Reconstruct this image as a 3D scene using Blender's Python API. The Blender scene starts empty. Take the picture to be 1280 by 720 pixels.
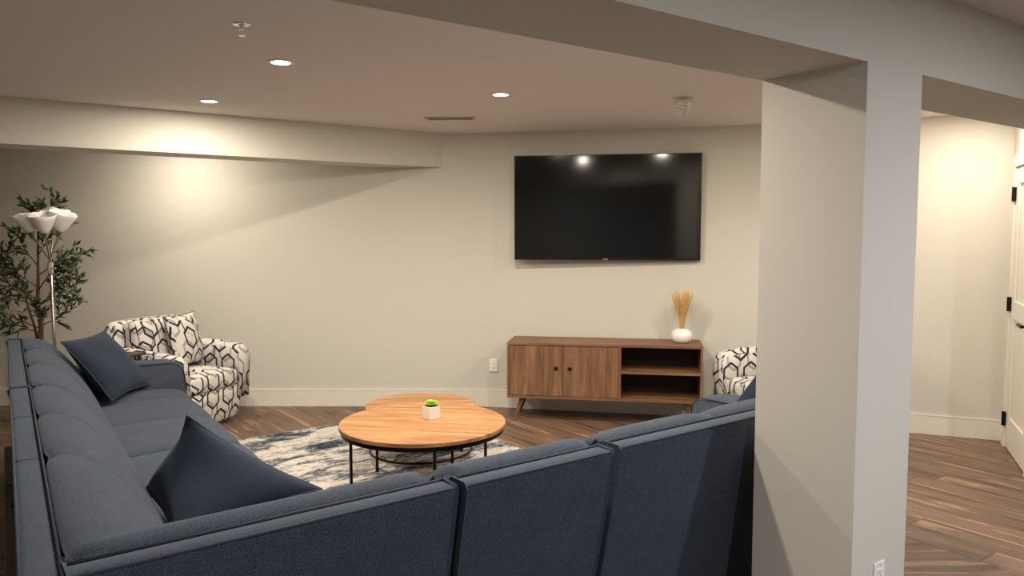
import bpy, bmesh, math, random
from mathutils import Vector, Matrix
random.seed(7)
R = math.radians
scene = bpy.context.scene
col = scene.collection
# ---------------------------------------------------------------- camera
PHI = 0.6408                                   # direction of the building grid
U = Vector((math.cos(PHI), math.sin(PHI), 0)); N = Vector((-math.sin(PHI), math.cos(PHI), 0)); ZV = Vector((0, 0, 1))
def G(s, c, z=0.0): return U * s + N * c + ZV * z
CEIL = 2.44
cam_d = bpy.data.cameras.new('camera'); cam = bpy.data.objects.new('camera', cam_d); col.objects.link(cam)
cam_d.sensor_width = 36; cam_d.lens = 971.57 / 1280 * 36; cam_d.clip_start = 0.02
cam.matrix_world = Matrix.Translation((0, 0, 1.5927)) @ Matrix.Rotation(R(90) - 0.075, 4, 'X') @ Matrix.Rotation(-0.0015, 4, 'Z')
scene.camera = cam
# ---------------------------------------------------------------- world, exposure
w = bpy.data.worlds.new('world'); scene.world = w; w.use_nodes = True
w.node_tree.nodes['Background'].inputs[0].default_value = (0.6, 0.65, 0.75, 1)
w.node_tree.nodes['Background'].inputs[1].default_value = 0.05
vs = scene.view_settings
scene.display_settings.display_device = 'sRGB'
vs.view_transform = 'Standard'; vs.look = 'None'; vs.gamma = 1; vs.use_curve_mapping = False
vs.exposure = 0.68
WARM = (1.0, 0.888, 0.755); COOL = (0.90, 0.92, 1.0)
P_MAIN = 21.0; P_SIDE = 9.0; P_CAM = 33.0
LIGHTS = [  # s, c, power, colour, label
 (1.457, 3.905, P_MAIN, WARM, 'lit round ceiling downlight nearest the sprinkler head, largest of the three in view'),
 (1.505, 5.345, P_MAIN*.75, WARM, 'lit round ceiling downlight just in front of the long bulkhead'),
 (2.905, 4.01, P_MAIN, WARM, 'lit round ceiling downlight above and left of the television'),
 (1.52, 6.80, P_MAIN*.55, WARM, 'ceiling downlight hidden behind the long bulkhead, washing the back wall'),
 (1.46, 2.50, P_MAIN, WARM, 'ceiling downlight hidden behind the header, over the blue sectional corner'),
 (2.92, 2.50, P_MAIN, WARM, 'ceiling downlight hidden behind the header, over the armless sofa section'),
 (4.38, 2.50, P_MAIN*.8, WARM, 'ceiling downlight hidden behind the square column'),
 (5.75, 2.36, P_SIDE, WARM, 'ceiling downlight hidden behind the header, in front of the white door'),
 (1.2, -0.9, P_CAM, COOL, 'added fill downlight, unseen behind the camera, left of the column outlet'),  # added lamp, unseen: cool fill for the camera-side room
 (3.2, -0.3, P_CAM, COOL, 'added fill downlight, unseen beside the camera, brightening the square column'),  # added lamp, unseen: brightens the front of the column and header
 (-.6, .1, P_CAM*.3, COOL, 'added fill downlight, unseen left of the camera, over the back of the sectional'),  # added lamp, unseen: weak cool fill on the sofa backs
]

# ---------------------------------------------------------------- materials
def nt(name):
    m = bpy.data.materials.new(name); m.use_nodes = True
    return m, m.node_tree, m.node_tree.nodes['Principled BSDF']
def lin(r, g, b):
    f = lambda v: (v/255/12.92) if v/255 <= .04045 else ((v/255+.055)/1.055)**2.4
    return (f(r), f(g), f(b), 1)
def plain(name, c, rough=.5, metal=0, spec=None, bump=0, bscale=300, **kw):
    m, t, b = nt(name)
    b.inputs['Base Color'].default_value = c; b.inputs['Roughness'].default_value = rough; b.inputs['Metallic'].default_value = metal
    if spec is not None: b.inputs['Specular IOR Level'].default_value = spec
    for k, v in kw.items(): b.inputs[k.replace('_', ' ')].default_value = v
    if bump:
        n = t.nodes.new('ShaderNodeTexNoise'); n.inputs['Scale'].default_value = bscale; n.inputs['Detail'].default_value = 3
        g = t.nodes.new('ShaderNodeTexCoord'); t.links.new(g.outputs['Object'], n.inputs['Vector'])
        bp = t.nodes.new('ShaderNodeBump'); bp.inputs['Strength'].default_value = bump; bp.inputs['Distance'].default_value = .002
        t.links.new(n.outputs['Fac'], bp.inputs['Height']); t.links.new(bp.outputs['Normal'], b.inputs['Normal'])
    return m
def ramp(t, fac, stops):
    r = t.nodes.new('ShaderNodeValToRGB'); e = r.color_ramp.elements
    while len(e) > 1: e.remove(e[-1])
    e[0].position = stops[0][0]; e[0].color = stops[0][1]
    for p, c in stops[1:]:
        x = e.new(p); x.color = c
    t.links.new(fac, r.inputs['Fac']); return r.outputs['Color']
def mapping(t, scale, src='Object', rot=(0, 0, 0)):
    g = t.nodes.new('ShaderNodeTexCoord'); mp = t.nodes.new('ShaderNodeMapping')
    mp.inputs['Scale'].default_value = scale; mp.inputs['Rotation'].default_value = rot
    t.links.new(g.outputs[src], mp.inputs['Vector']); return mp.outputs['Vector']
def noise(t, vec, scale, detail=4, rough=.55, dist=0):
    n = t.nodes.new('ShaderNodeTexNoise'); n.inputs['Scale'].default_value = scale; n.inputs['Detail'].default_value = detail
    n.inputs['Roughness'].default_value = rough; n.inputs['Distortion'].default_value = dist
    t.links.new(vec, n.inputs['Vector']); return n.outputs['Fac']
def bump(t, b, h, strength=.3, dist=.002):
    bp = t.nodes.new('ShaderNodeBump'); bp.inputs['Strength'].default_value = strength; bp.inputs['Distance'].default_value = dist
    t.links.new(h, bp.inputs['Height']); t.links.new(bp.outputs['Normal'], b.inputs['Normal'])
def math_(t, op, a, b_=None, c=None):
    n = t.nodes.new('ShaderNodeMath'); n.operation = op
    for i, v in enumerate((a, b_, c)):
        if v is None: continue
        if isinstance(v, (int, float)): n.inputs[i].default_value = v
        else: t.links.new(v, n.inputs[i])
    return n.outputs[0]
def vmath(t, op, a, b_=None, out=0):
    n = t.nodes.new('ShaderNodeVectorMath'); n.operation = op
    for i, v in enumerate((a, b_)):
        if v is None: continue
        if isinstance(v, tuple): n.inputs[i].default_value = v
        else: t.links.new(v, n.inputs[i])
    return n.outputs[out]
def mix(t, fac, a, b_, mode='MIX'):
    n = t.nodes.new('ShaderNodeMix'); n.data_type = 'RGBA'; n.blend_type = mode
    for sock, v in ((n.inputs['Factor'], fac), (n.inputs['A'], a), (n.inputs['B'], b_)):
        pass
    def put(s, v):
        if isinstance(v, (int, float, tuple)): s.default_value = v
        else: t.links.new(v, s)
    put(n.inputs[0], fac); put(n.inputs[6], a); put(n.inputs[7], b_)
    return n.outputs[2]
def wood(name, stops, vscale=(1, 14, 14), rough=.45, perobj=False, hue=0):
    """grain runs along local X"""
    m, t, b = nt(name)
    v = mapping(t, vscale)
    if perobj:
        oi = t.nodes.new('ShaderNodeObjectInfo'); cx = t.nodes.new('ShaderNodeCombineXYZ')
        r = math_(t, 'MULTIPLY', oi.outputs['Random'], 57.0)
        t.links.new(r, cx.inputs[0]); t.links.new(r, cx.inputs[1]); v = vmath(t, 'ADD', v, cx.outputs[0])
    n1 = noise(t, v, 1.6, 8, .62, .8)
    c = ramp(t, n1, stops)
    n2 = noise(t, vmath(t, 'MULTIPLY', v, (1.5, 9, 9)), 2.0, 3, .6)
    c = mix(t, .28, c, ramp(t, n2, [(.3, (.35, .33, .32, 1)), (.7, (1, 1, 1, 1))]), 'MULTIPLY')
    if perobj:
        h = t.nodes.new('ShaderNodeHueSaturation'); vv = math_(t, 'MULTIPLY_ADD', oi.outputs['Random'], .5, .75)
        t.links.new(vv, h.inputs['Value']); t.links.new(c, h.inputs['Color']); c = h.outputs['Color']
    t.links.new(c, b.inputs['Base Color']); b.inputs['Roughness'].default_value = rough
    bump(t, b, n2, .12, .0006)
    return m
def fabric(name, c1, c2, scale=700):
    m, t, b = nt(name)
    v = mapping(t, (1, 1, 1))
    n1 = noise(t, v, scale, 2, .7); n2 = noise(t, v, 9, 3, .5)
    f = math_(t, 'ADD', math_(t, 'MULTIPLY', n1, .92), math_(t, 'MULTIPLY', n2, .08))
    t.links.new(ramp(t, f, [(.38, c1), (.62, c2)]), b.inputs['Base Color'])
    b.inputs['Roughness'].default_value = .95; b.inputs['Specular IOR Level'].default_value = .15
    b.inputs['Sheen Weight'].default_value = .12; b.inputs['Sheen Roughness'].default_value = .5
    b.inputs['Sheen Tint'].default_value = (.6, .7, .85, 1)
    bump(t, b, n1, .35, .0015)
    return m
M = {}
M['wall'] = plain('wall_paint', lin(204, 200, 188), .75, bump=.05, bscale=250, spec=.25)
M['ceil'] = plain('ceiling_paint', lin(226, 219, 215), .9, bump=.05, bscale=200, spec=.1)
M['trim'] = plain('trim_paint', lin(222, 217, 203), .45, spec=.4)
M['white'] = plain('white_plastic', lin(235, 233, 226), .35)
M['slot'] = plain('dark_slot', (.02, .02, .02, 1), .6)
M['blackmetal'] = plain('black_metal', (.008, .008, .009, 1), .4, .6)
M['nickel'] = plain('brushed_nickel', lin(175, 168, 158), .32, .95)
M['chrome'] = plain('chrome', (.75, .73, .7, 1), .2, 1)
M['screen'] = plain('television_glass', (.004, .004, .0045, 1), .09, spec=.42)
M['bezel'] = plain('television_bezel', (.01, .01, .01, 1), .3, .4)
M['ceramic'] = plain('white_ceramic', lin(238, 235, 228), .5, bump=.3, bscale=90)
M['pot'] = plain('speckled_concrete', lin(226, 218, 208), .8, bump=.3, bscale=200)
M['succulent'] = plain('succulent_green', lin(140, 185, 50), .5, Subsurface_Weight=.1)
M['grass'] = plain('dried_grass', lin(222, 186, 118), .9)
M['soil'] = plain('soil', (.02, .013, .008, 1), .95)
M['bark'] = plain('bark', lin(92, 64, 46), .9, bump=.6, bscale=60)
M['basket'] = plain('dark_planter', (.03, .028, .026, 1), .7)
m, t, b = nt('olive_leaf')
n1 = noise(t, mapping(t, (1, 1, 1)), 14, 2)
t.links.new(ramp(t, n1, [(.35, lin(38, 52, 36)), (.65, lin(84, 100, 70))]), b.inputs['Base Color']); b.inputs['Roughness'].default_value = .55
M['leaf'] = m
M['shade'] = plain('frosted_glass_shade', lin(252, 250, 245), .4, Transmission_Weight=.15)
M['sofa'] = fabric('blue_grey_upholstery', lin(29, 34, 42), lin(73, 81, 93), 420)
M['pillow'] = fabric('navy_pillow_cloth', lin(25, 31, 42), lin(44, 53, 67), 600)
M['piping'] = plain('piping_cloth', lin(44, 50, 60), .9)
M['under'] = plain('black_dust_cover', (.004, .004, .005, 1), .95)
M['oak'] = wood('honey_oak_veneer', [(.34, lin(138, 92, 54)), (.5, lin(172, 122, 76)), (.66, lin(198, 150, 100))], (1.2, 12, 12), .4)
M['walnut'] = wood('walnut_veneer', [(.28, lin(92, 64, 44)), (.5, lin(126, 90, 62)), (.72, lin(152, 112, 80))], (1.2, 13, 13), .5)
M['walnut_v'] = wood('walnut_veneer_upright', [(.28, lin(92, 64, 44)), (.5, lin(126, 90, 62)), (.72, lin(152, 112, 80))], (13, 13, 1.2), .5)
M['walnut_in'] = plain('dark_walnut_backing', lin(52, 34, 26), .7)
M['dark_wood'] = wood('dark_brown_wood', [(.3, lin(48, 28, 20)), (.7, lin(88, 54, 38))], (1.2, 10, 10), .35)
M['plank'] = wood('vinyl_plank', [(.30, lin(58, 44, 37)), (.41, lin(92, 71, 57)), (.50, lin(120, 94, 75)), (.56, lin(106, 82, 66)), (.62, lin(162, 128, 98)), (.74, lin(120, 93, 72))], (.55, 9, 9), .42, True)
M['subfloor'] = plain('floor_joint', lin(48, 34, 26), .8)
M['lens'] = plain('lit_lens', (1, 1, 1, 1), .5, Emission_Color=(1, .9, .72, 1), Emission_Strength=22)
M['vent'] = plain('vent_metal', lin(190, 180, 168), .5)
M['cable'] = plain('black_cable', (.01, .01, .01, 1), .5)
# distressed rug
m, t, b = nt('distressed_rug_pile')
v = mapping(t, (2.2, 7.0, 1))
a = noise(t, v, .9, 6, .66, .5); d = noise(t, vmath(t, 'MULTIPLY', v, (2.2, 3, 1)), 3.4, 6, .8, .6)
f = math_(t, 'ADD', math_(t, 'MULTIPLY', a, .52), math_(t, 'MULTIPLY', d, .48))
c = ramp(t, f, [(.38, lin(30, 36, 46)), (.45, lin(60, 68, 80)), (.485, lin(118, 120, 122)), (.515, lin(190, 184, 174)), (.55, lin(216, 208, 196)), (.59, lin(160, 154, 146)), (.63, lin(212, 205, 193))])
t.links.new(c, b.inputs['Base Color']); b.inputs['Roughness'].default_value = 1; b.inputs['Specular IOR Level'].default_value = .05
bump(t, b, noise(t, mapping(t, (1, 1, 1)), 260, 3, .7), .6, .004)
M['rug'] = m
# hexagon-line print on the swivel chairs (flat print, UV in metres)
def hexes(t, uv, off, sx, sy):
    p = vmath(t, 'ADD', vmath(t, 'MULTIPLY', uv, (sx, sy, 0)), off)
    r = (1.0, 1.7320508, 1.0); h = (.5, .8660254, .5)
    def cell(q): return vmath(t, 'SUBTRACT', vmath(t, 'MODULO', vmath(t, 'ADD', q, (200.0, 346.41016, 0)), r), (.5, .8660254, 0))
    a = cell(p); b2 = cell(vmath(t, 'SUBTRACT', p, h))
    la = vmath(t, 'LENGTH', a, None, 1); lb = vmath(t, 'LENGTH', b2, None, 1)
    k = math_(t, 'LESS_THAN', la, lb)
    mx = t.nodes.new('ShaderNodeMix'); mx.data_type = 'VECTOR'
    t.links.new(k, mx.inputs[0]); t.links.new(b2, mx.inputs[4]); t.links.new(a, mx.inputs[5])
    g = vmath(t, 'ABSOLUTE', mx.outputs[1])
    s = t.nodes.new('ShaderNodeSeparateXYZ'); t.links.new(g, s.inputs[0])
    dp = math_(t, 'ADD', math_(t, 'MULTIPLY', s.outputs[0], .5), math_(t, 'MULTIPLY', s.outputs[1], .8660254))
    return math_(t, 'MAXIMUM', s.outputs[0], dp), vmath(t, 'SUBTRACT', p, mx.outputs[1])
def band(t, x, lo, hi): return math_(t, 'MULTIPLY', math_(t, 'GREATER_THAN', x, lo), math_(t, 'LESS_THAN', x, hi))
def hexprint():
    m, t, b = nt('hexagon_print_cloth')
    uvn = t.nodes.new('ShaderNodeUVMap'); uv = uvn.outputs[0]
    d1, c1 = hexes(t, uv, (0, 0, 0), 5.6, 4.5); d2, c2 = hexes(t, uv, (.34, .40, 0), 5.6, 4.5)
    def rnd(c, k):
        wn = t.nodes.new('ShaderNodeTexWhiteNoise'); wn.noise_dimensions = '3D'
        sn = vmath(t, 'SNAP', vmath(t, 'ADD', c, (.1, .1, k)), (.25, .25, .25)); t.links.new(sn, wn.inputs['Vector']); return wn.outputs['Value']
    dark = math_(t, 'MULTIPLY', band(t, d1, .292, .384), math_(t, 'GREATER_THAN', rnd(c1, .5), .12))
    conn = math_(t, 'MULTIPLY', band(t, d2, .36, .43), math_(t, 'GREATER_THAN', rnd(c2, 1.5), .62))
    dark = math_(t, 'MAXIMUM', dark, conn)
    grey = math_(t, 'MULTIPLY', band(t, d2, .25, .34), math_(t, 'GREATER_THAN', rnd(c2, 2.5), .35))
    base = mix(t, grey, lin(205, 200, 192), lin(150, 145, 141))
    cc = mix(t, dark, base, lin(44, 47, 56))
    t.links.new(cc, b.inputs['Base Color']); b.inputs['Roughness'].default_value = .95; b.inputs['Specular IOR Level'].default_value = .1
    bump(t, b, noise(t, mapping(t, (1, 1, 1)), 600, 2), .25, .001)
    return m
M['hex'] = hexprint()

# ---------------------------------------------------------------- mesh helpers
def link(name, bm, mat, parent=None, smooth=False, ang=None):
    me = bpy.data.meshes.new(name); bmesh.ops.recalc_face_normals(bm, faces=bm.faces[:]); bm.to_mesh(me); bm.free()
    o = bpy.data.objects.new(name, me); col.objects.link(o)
    if mat: me.materials.append(M[mat] if isinstance(mat, str) else mat)
    if parent: o.parent = parent
    if smooth or ang:
        me.polygons.foreach_set('use_smooth', [True]*len(me.polygons))
        if ang: me.set_sharp_from_angle(angle=R(ang))
    return o
def box(bm, x0, x1, y0, y1, z0, z1, bev=0, seg=2, mtx=None):
    t = bmesh.new()
    vs_ = [t.verts.new((x, y, z)) for z in (z0, z1) for y in (y0, y1) for x in (x0, x1)]
    for f in ((0, 2, 3, 1), (4, 5, 7, 6), (0, 1, 5, 4), (2, 6, 7, 3), (0, 4, 6, 2), (1, 3, 7, 5)): t.faces.new([vs_[i] for i in f])
    if bev: bmesh.ops.bevel(t, geom=t.edges[:], offset=bev, segments=seg, profile=.5, affect='EDGES')
    if mtx: bmesh.ops.transform(t, matrix=mtx, verts=t.verts)
    merge(bm, t); return bm
def merge(bm, t):
    me = bpy.data.meshes.new('tmp'); t.to_mesh(me); t.free(); bm.from_mesh(me); bpy.data.meshes.remove(me)
def B(*a, **k): return box(bmesh.new(), *a, **k)
def prism(poly, z0, z1, bm=None):
    bm = bm or bmesh.new()
    a = [bm.verts.new((p[0], p[1], z0)) for p in poly]; b_ = [bm.verts.new((p[0], p[1], z1)) for p in poly]
    n = len(poly)
    bm.faces.new(a[::-1]); bm.faces.new(b_)
    for i in range(n): bm.faces.new((a[i], a[(i+1) % n], b_[(i+1) % n], b_[i]))
    return bm
def strip(pts, thick, z0, z1):
    """wall along a polyline of (x,y), thickness to the left side of travel"""
    n = len(pts); off = []
    for i in range(n):
        a = Vector(pts[max(i-1, 0)]); b_ = Vector(pts[min(i+1, n-1)]); d = (b_-a).normalized()
        off.append(Vector(pts[i]) + Vector((-d.y, d.x))*thick)
    bm = bmesh.new()
    rows = [[bm.verts.new((p[0], p[1], z)) for p in src] for src, z in ((pts, z0), (pts, z1), (off, z1), (off, z0))]
    for k in range(4):
        for i in range(n-1): bm.faces.new((rows[k][i], rows[k][i+1], rows[(k+1) % 4][i+1], rows[(k+1) % 4][i]))
    bm.faces.new([r[0] for r in rows]); bm.faces.new([r[-1] for r in rows][::-1])
    return bm
def tube(bm, pts, r, seg=8, closed=False, r2=None):
    pts = [Vector(p) for p in pts]; n = len(pts); rings = []
    up = Vector((0, 0, 1)); prev = None
    for i, p in enumerate(pts):
        if closed: d = pts[(i+1) % n] - pts[i-1]
        else: d = pts[min(i+1, n-1)] - pts[max(i-1, 0)]
        d.normalize()
        if prev is None: x = d.orthogonal().normalized() if abs(d.z) > .95 else d.cross(up).normalized()
        else: x = (prev - d*prev.dot(d)).normalized()
        prev = x; y = d.cross(x)
        rr = r if r2 is None else r + (r2-r)*i/(n-1)
        rings.append([bm.verts.new(p + (x*math.cos(2*math.pi*k/seg) + y*math.sin(2*math.pi*k/seg))*rr) for k in range(seg)])
    m_ = n if closed else n-1
    for i in range(m_):
        a, b_ = rings[i], rings[(i+1) % n]
        for k in range(seg): bm.faces.new((a[k], a[(k+1) % seg], b_[(k+1) % seg], b_[k]))
    if not closed: bm.faces.new(rings[0][::-1]); bm.faces.new(rings[-1])
    return bm
def lathe(prof, seg=32, bm=None, mtx=None, flute=None):
    t = bmesh.new(); rings = []
    for r, z in prof:
        ring = []
        for k in range(seg):
            a = 2*math.pi*k/seg; rr = r; zz = z
            if flute: rr, zz = flute(r, z, a)
            ring.append(t.verts.new((rr*math.cos(a), rr*math.sin(a), zz)))
        rings.append(ring)
    for i in range(len(rings)-1):
        for k in range(seg): t.faces.new((rings[i][k], rings[i][(k+1) % seg], rings[i+1][(k+1) % seg], rings[i+1][k]))
    if prof[0][0] > 1e-4 and not flute: t.faces.new(rings[0][::-1])
    if prof[-1][0] > 1e-4 and not flute: t.faces.new(rings[-1])
    bmesh.ops.remove_doubles(t, verts=t.verts, dist=1e-5)
    if mtx: bmesh.ops.transform(t, matrix=mtx, verts=t.verts)
    bm = bm or bmesh.new(); merge(bm, t); return bm
def xf(bm, mtx): bmesh.ops.transform(bm, matrix=mtx, verts=bm.verts); return bm
def empty(name, loc=(0, 0, 0), rz=0):
    o = bpy.data.objects.new(name, None); col.objects.link(o); o.location = loc; o.rotation_euler = (0, 0, rz); o.empty_display_size = .1
    return o
def tag(o, label, cat, group=None, kind=None):
    if label: o['label'] = label
    if cat: o['category'] = cat
    if group: o['group'] = group
    if kind: o['kind'] = kind
    return o
def struct(o): o['kind'] = 'structure'; return o
def cube_uv(o, off=(0, 0)):
    me = o.data; uvl = me.uv_layers.new(name='UVMap')
    for p in me.polygons:
        n = p.normal; ax = max(range(3), key=lambda i: abs(n[i]))
        for li in p.loop_indices:
            c = me.vertices[me.loops[li].vertex_index].co
            q = ((c.y, c.z), (c.x, c.z), (c.x, c.y))[ax]
            uvl.data[li].uv = (q[0]+off[0]+ax*.21, q[1]+off[1]+ax*.13)

# ---------------------------------------------------------------- room shell
def yL(x): return 6.9267 - .0138*x
def yT(x): return yL(-.2665) - .2253*(x+.2665)
def yR(x): return 7.2664 - .4056*x
back = [(-7.6, yL(-7.6)), (-3, yL(-3)), (-.52, yL(-.52))]
for i in range(1, 10):                                   # the wall turns gently here
    x = -.52 + .5*i/10; tt = i/10
    back.append((x, yL(x)*(1-tt)**2 + yT(x)*tt**2 + 2*tt*(1-tt)*(yL(x)*.5 + yT(x)*.5)))
back += [(-.02, yT(-.02)), (2.2, yT(2.2)), (3.69, yR(3.69))]
o = struct(link('wall_back', strip(back, .12, 0, CEIL), 'wall', ang=20))
o = struct(link('baseboard_back', strip([(x, y-.014) for x, y in back], .0138, 0.0005, .147), 'trim', ang=20))
crest = struct(link('trim_1', strip([(x, y-.0165) for x, y in back], .0165, .1475, .152), 'trim', ang=20))
CR = Vector((3.69, yR(3.69))); dd = Vector((-.40, -.916)).normalized(); dn = Vector((-dd.y, dd.x))   # dn points behind the door wall
CE = CR + dd*1.3
# wall with the door: stretches beside and above the leaf
D0, D1, DZ = .19, .93, 2.03
def along(a, off=0): p = CR + dd*a + dn*off; return (p.x, p.y)
bm = bmesh.new()
for a0, a1, z0, z1 in ((-.0, D0, 0, CEIL), (D1, 1.3, 0, CEIL), (D0, D1, DZ, CEIL)):
    prism([along(a0), along(a1), along(a1, .12), along(a0, .12)], z0, z1, bm)
struct(link('wall_right', bm, 'wall'))
bm = bmesh.new()
for a0, a1, z0, z1 in ((D0-.085, D0-.004, 0, DZ+.09), (D1+.004, D1+.085, 0, DZ+.09), (D0-.004, D1+.004, DZ+.004, DZ+.09)):
    prism([along(a0, -.016), along(a1, -.016), along(a1, -.0005), along(a0, -.0005)], z0, z1, bm)
struct(link('trim_2', bm, 'trim'))
door = struct(empty('door_1', (*along(D0), 0), math.atan2(dd.y, dd.x)))
W_ = D1-D0-.006
# door local: x along leaf, y = +dn side? local y = rotate +90 of dd = dn
bm = bmesh.new(); box(bm, .003, W_, .008, .04, .008, DZ-.004)
for x0, x1, z0, z1 in ((.003, .115, .008, DZ-.004), (W_-.112, W_, .008, DZ-.004), (.115, W_-.112, .008, .24), (.115, W_-.112, .95, 1.08), (.115, W_-.112, 1.91, DZ-.004)):
    box(bm, x0, x1, -.004, .008, z0, z1, .003, 1)
link('door_leaf', bm, 'trim', door)
for z in (.21, 1.05, 1.84):
    bm = B(-.012, .016, -.022, -.003, z-.05, z+.05, .003, 1); tube(bm, [(-.001, -.024, z-.052), (-.001, -.024, z+.052)], .008)
    link('hinge', bm, 'blackmetal', door)['label'] = 'black metal hinge'
bm = B(W_-.07, W_-.03, -.012, -.004, .93, .99, .002, 1); tube(bm, [(W_-.05, -.01, .96), (W_-.05, -.05, .96)], .009); box(bm, W_-.17, W_-.04, -.062, -.046, .95, .972, .003, 1)
link('door_handle', bm, 'blackmetal', door)['label'] = 'black square lever handle'

# left, front and far right walls (mostly outside the frame)
SL = -1.9
def P2(s, c): v = G(s, c); return (v.x, v.y)
cl = (yL(-7.4) - SL*U.y)/N.y
struct(link('wall_left', prism([P2(SL, -3), P2(SL, 10.05), P2(SL-.12, 10.05), P2(SL-.12, -3)], 0, CEIL), 'wall'))
struct(link('wall_front', prism([P2(SL, -3), P2(5.9, -3), P2(5.9, -3.12), P2(SL, -3.12)], 0, CEIL), 'wall'))
sE = Vector((CE.x, CE.y, 0)).dot(U)
struct(link('wall_far_right', prism([P2(5.9, -3), P2(6.02, -3), P2(6.02, 1.79), P2(5.9, 1.79)], 0, CEIL), 'wall'))
# header with the square column: two wide openings
C1, C2, HZ, S1, S2 = 1.3869, 1.7909, 2.1418, 2.4951, 2.8636
bm = prism([P2(SL+.001, C1), P2(5.899, C1), P2(5.899, C2), P2(SL+.001, C2)], HZ, CEIL)
prism([P2(S1, C1), P2(S2, C1), P2(S2, C2), P2(S1, C2)], 0, HZ, bm)
bmesh.ops.remove_doubles(bm, verts=bm.verts, dist=1e-5)
struct(link('wall_middle', bm, 'wall'))
# floor slab, ceiling
big = [P2(SL-.2, -3.3), P2(6.6, -3.3), P2(6.6, 3.6), (2.6, 7.4), (-8.2, 7.4), P2(SL-.2, 9.9)]
floor = struct(link('floor', prism(big, -.11, -.009), 'subfloor'))
struct(link('ceiling', prism(big, CEIL, CEIL+.1), 'ceil'))
# dropped bulkhead running diagonally into the back wall
CB, CB2, BZ = 5.93, 6.28, 2.143
def hit(c):  # where line c=const meets the left part of the back wall
    s = (6.9267 + .0138*N.x*-c*0 - c*N.y)/U.y
    for _ in range(5):
        p = G(s, c); s += (yL(p.x) - p.y)/U.y
    return s-.002
struct(link('bulkhead', prism([P2(SL+.001, CB), P2(hit(CB), CB), P2(hit(CB2), CB2), P2(SL+.001, CB2)], BZ, CEIL-.0005), 'wall'))
# floor planks: parts of the floor, one object per plank, one shared mesh, run along N
PW, PL = .178, 1.22
pm = None; cnt = 0
def inroom(s, c):
    p = G(s, c)
    if not (SL+.05 < s < 7.2 and c > .1): return False
    yb = yL(p.x) if p.x < -.27 else (yT(p.x) if p.x < 2.2 else yR(p.x))
    if p.y > yb + .35: return False
    dw = (Vector((p.x, p.y)) - CR).dot(dn)
    return dw < .45
spots = []
i = 0; s = SL+PW/2
rr = random.Random(3)
while s < 7.2:
    c = .1 - rr.random()*PL
    while c < 8.5:
        cc = c + PL/2
        if inroom(s, cc) or inroom(s, cc-.4) or inroom(s, cc+.4):
            q = G(s, cc)
            spots.append((s, cc))
        c += PL
    s += PW
# the planks nearest to what the camera sees stay single, the rest is one part
def seen(s, c): return (1.7 < s < 4.6 and c > 2.9) or (s > 4.0 and c > .5)
vis = [q for q in spots if seen(*q)][:300]; rest = [q for q in spots if q not in vis]
for s, c in vis:
    if pm is None:
        o = link('plank', B(-PL/2+.0008, PL/2-.0008, -PW/2+.0008, PW/2-.0008, -.0085, 0, .0012, 1), 'plank', floor); pm = o
    else:
        o = pm.copy(); col.objects.link(o); o.parent = floor
    o.location = G(s, c); o.rotation_euler = (0, 0, PHI+R(90) + (math.pi if rr.random() < .5 else 0))
bm = bmesh.new()
for s, c in rest:
    box(bm, -PL/2+.0008, PL/2-.0008, -PW/2+.0008, PW/2-.0008, -.0085, 0, mtx=Matrix.Translation(G(s, c)) @ Matrix.Rotation(PHI+R(90), 4, 'Z'))
o = link('plank_field', bm, 'plank', floor); o['kind'] = 'stuff'
print('planks', len(vis), len(rest))

# ---------------------------------------------------------------- ceiling fixtures
def downlight(s, c, power, colr, label):
    p = G(s, c, CEIL); t = empty('ceiling_downlight', p)
    bm = bmesh.new(); lathe([(.066, -.0005), (.066, -.004), (.060, -.007), (.048, -.006), (.047, -.0005)], 32, bm)
    link('trim_ring', bm, 'white', t, ang=40)
    link('lens', lathe([(.0468, -.0008), (.0468, -.0035), (.0, -.0036)], 32), 'lens', t)
    l = bpy.data.lights.new('downlight_lamp', 'AREA'); l.shape = 'DISK'; l.size = .088; l.energy = power; l.color = colr
    lo = bpy.data.objects.new('downlight_lamp', l); col.objects.link(lo); lo.parent = t; lo.location = (0, 0, -.0075)
    tag(t, label, 'ceiling light', 'round ceiling downlights')
for a in LIGHTS: downlight(*a)
# sprinkler head (pendent) and caged sprinkler
def sprinkler(loc, label, cage):
    t = empty('sprinkler_head', loc)
    link('escutcheon', lathe([(.036, -.0005), (.036, -.003), (.03, -.006), (.016, -.006), (.012, -.0005)], 24), 'chrome' if not cage else 'nickel', t, ang=40)
    bm = bmesh.new(); tube(bm, [(0, 0, -.004), (0, 0, -.022)], .007)
    for sx in (-1, 1): tube(bm, [(sx*.007, 0, -.02), (sx*.010, 0, -.032), (sx*.004, 0, -.044), (0, 0, -.048)], .0018, 6)
    link('frame', bm, 'chrome', t)
    bm = lathe([(.0, -.046), (.014, -.047), (.014, -.0485), (0, -.0486)], 16); tube(bm, [(0, 0, -.022), (0, 0, -.046)], .002, 6)
    link('deflector', bm, 'chrome', t)
    if cage:
        bm = bmesh.new()
        for k in range(6):
            a = math.pi*2*k/6
            tube(bm, [(math.cos(a)*.062, math.sin(a)*.062, -.003), (math.cos(a)*.055, math.sin(a)*.055, -.045), (math.cos(a)*.036, math.sin(a)*.036, -.105), (0, 0, -.107)], .0022, 6)
        for r_, z in ((.062, -.003), (.056, -.04), (.048, -.07), (.036, -.105)):
            tube(bm, [(math.cos(a*math.pi/12)*r_, math.sin(a*math.pi/12)*r_, z) for a in range(24)], .0022, 6, True)
        link('wire_cage', bm, 'chrome', t, smooth=True)['label'] = 'tapered wire guard'
    return tag(t, label, 'sprinkler')
sprinkler(G(1.066, 3.29, CEIL), 'bare chrome sprinkler head on the ceiling beside the nearest downlight', False)
sprinkler((1.105, 5.09, CEIL), 'sprinkler head inside a wire guard on the ceiling above the television', True)
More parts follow.
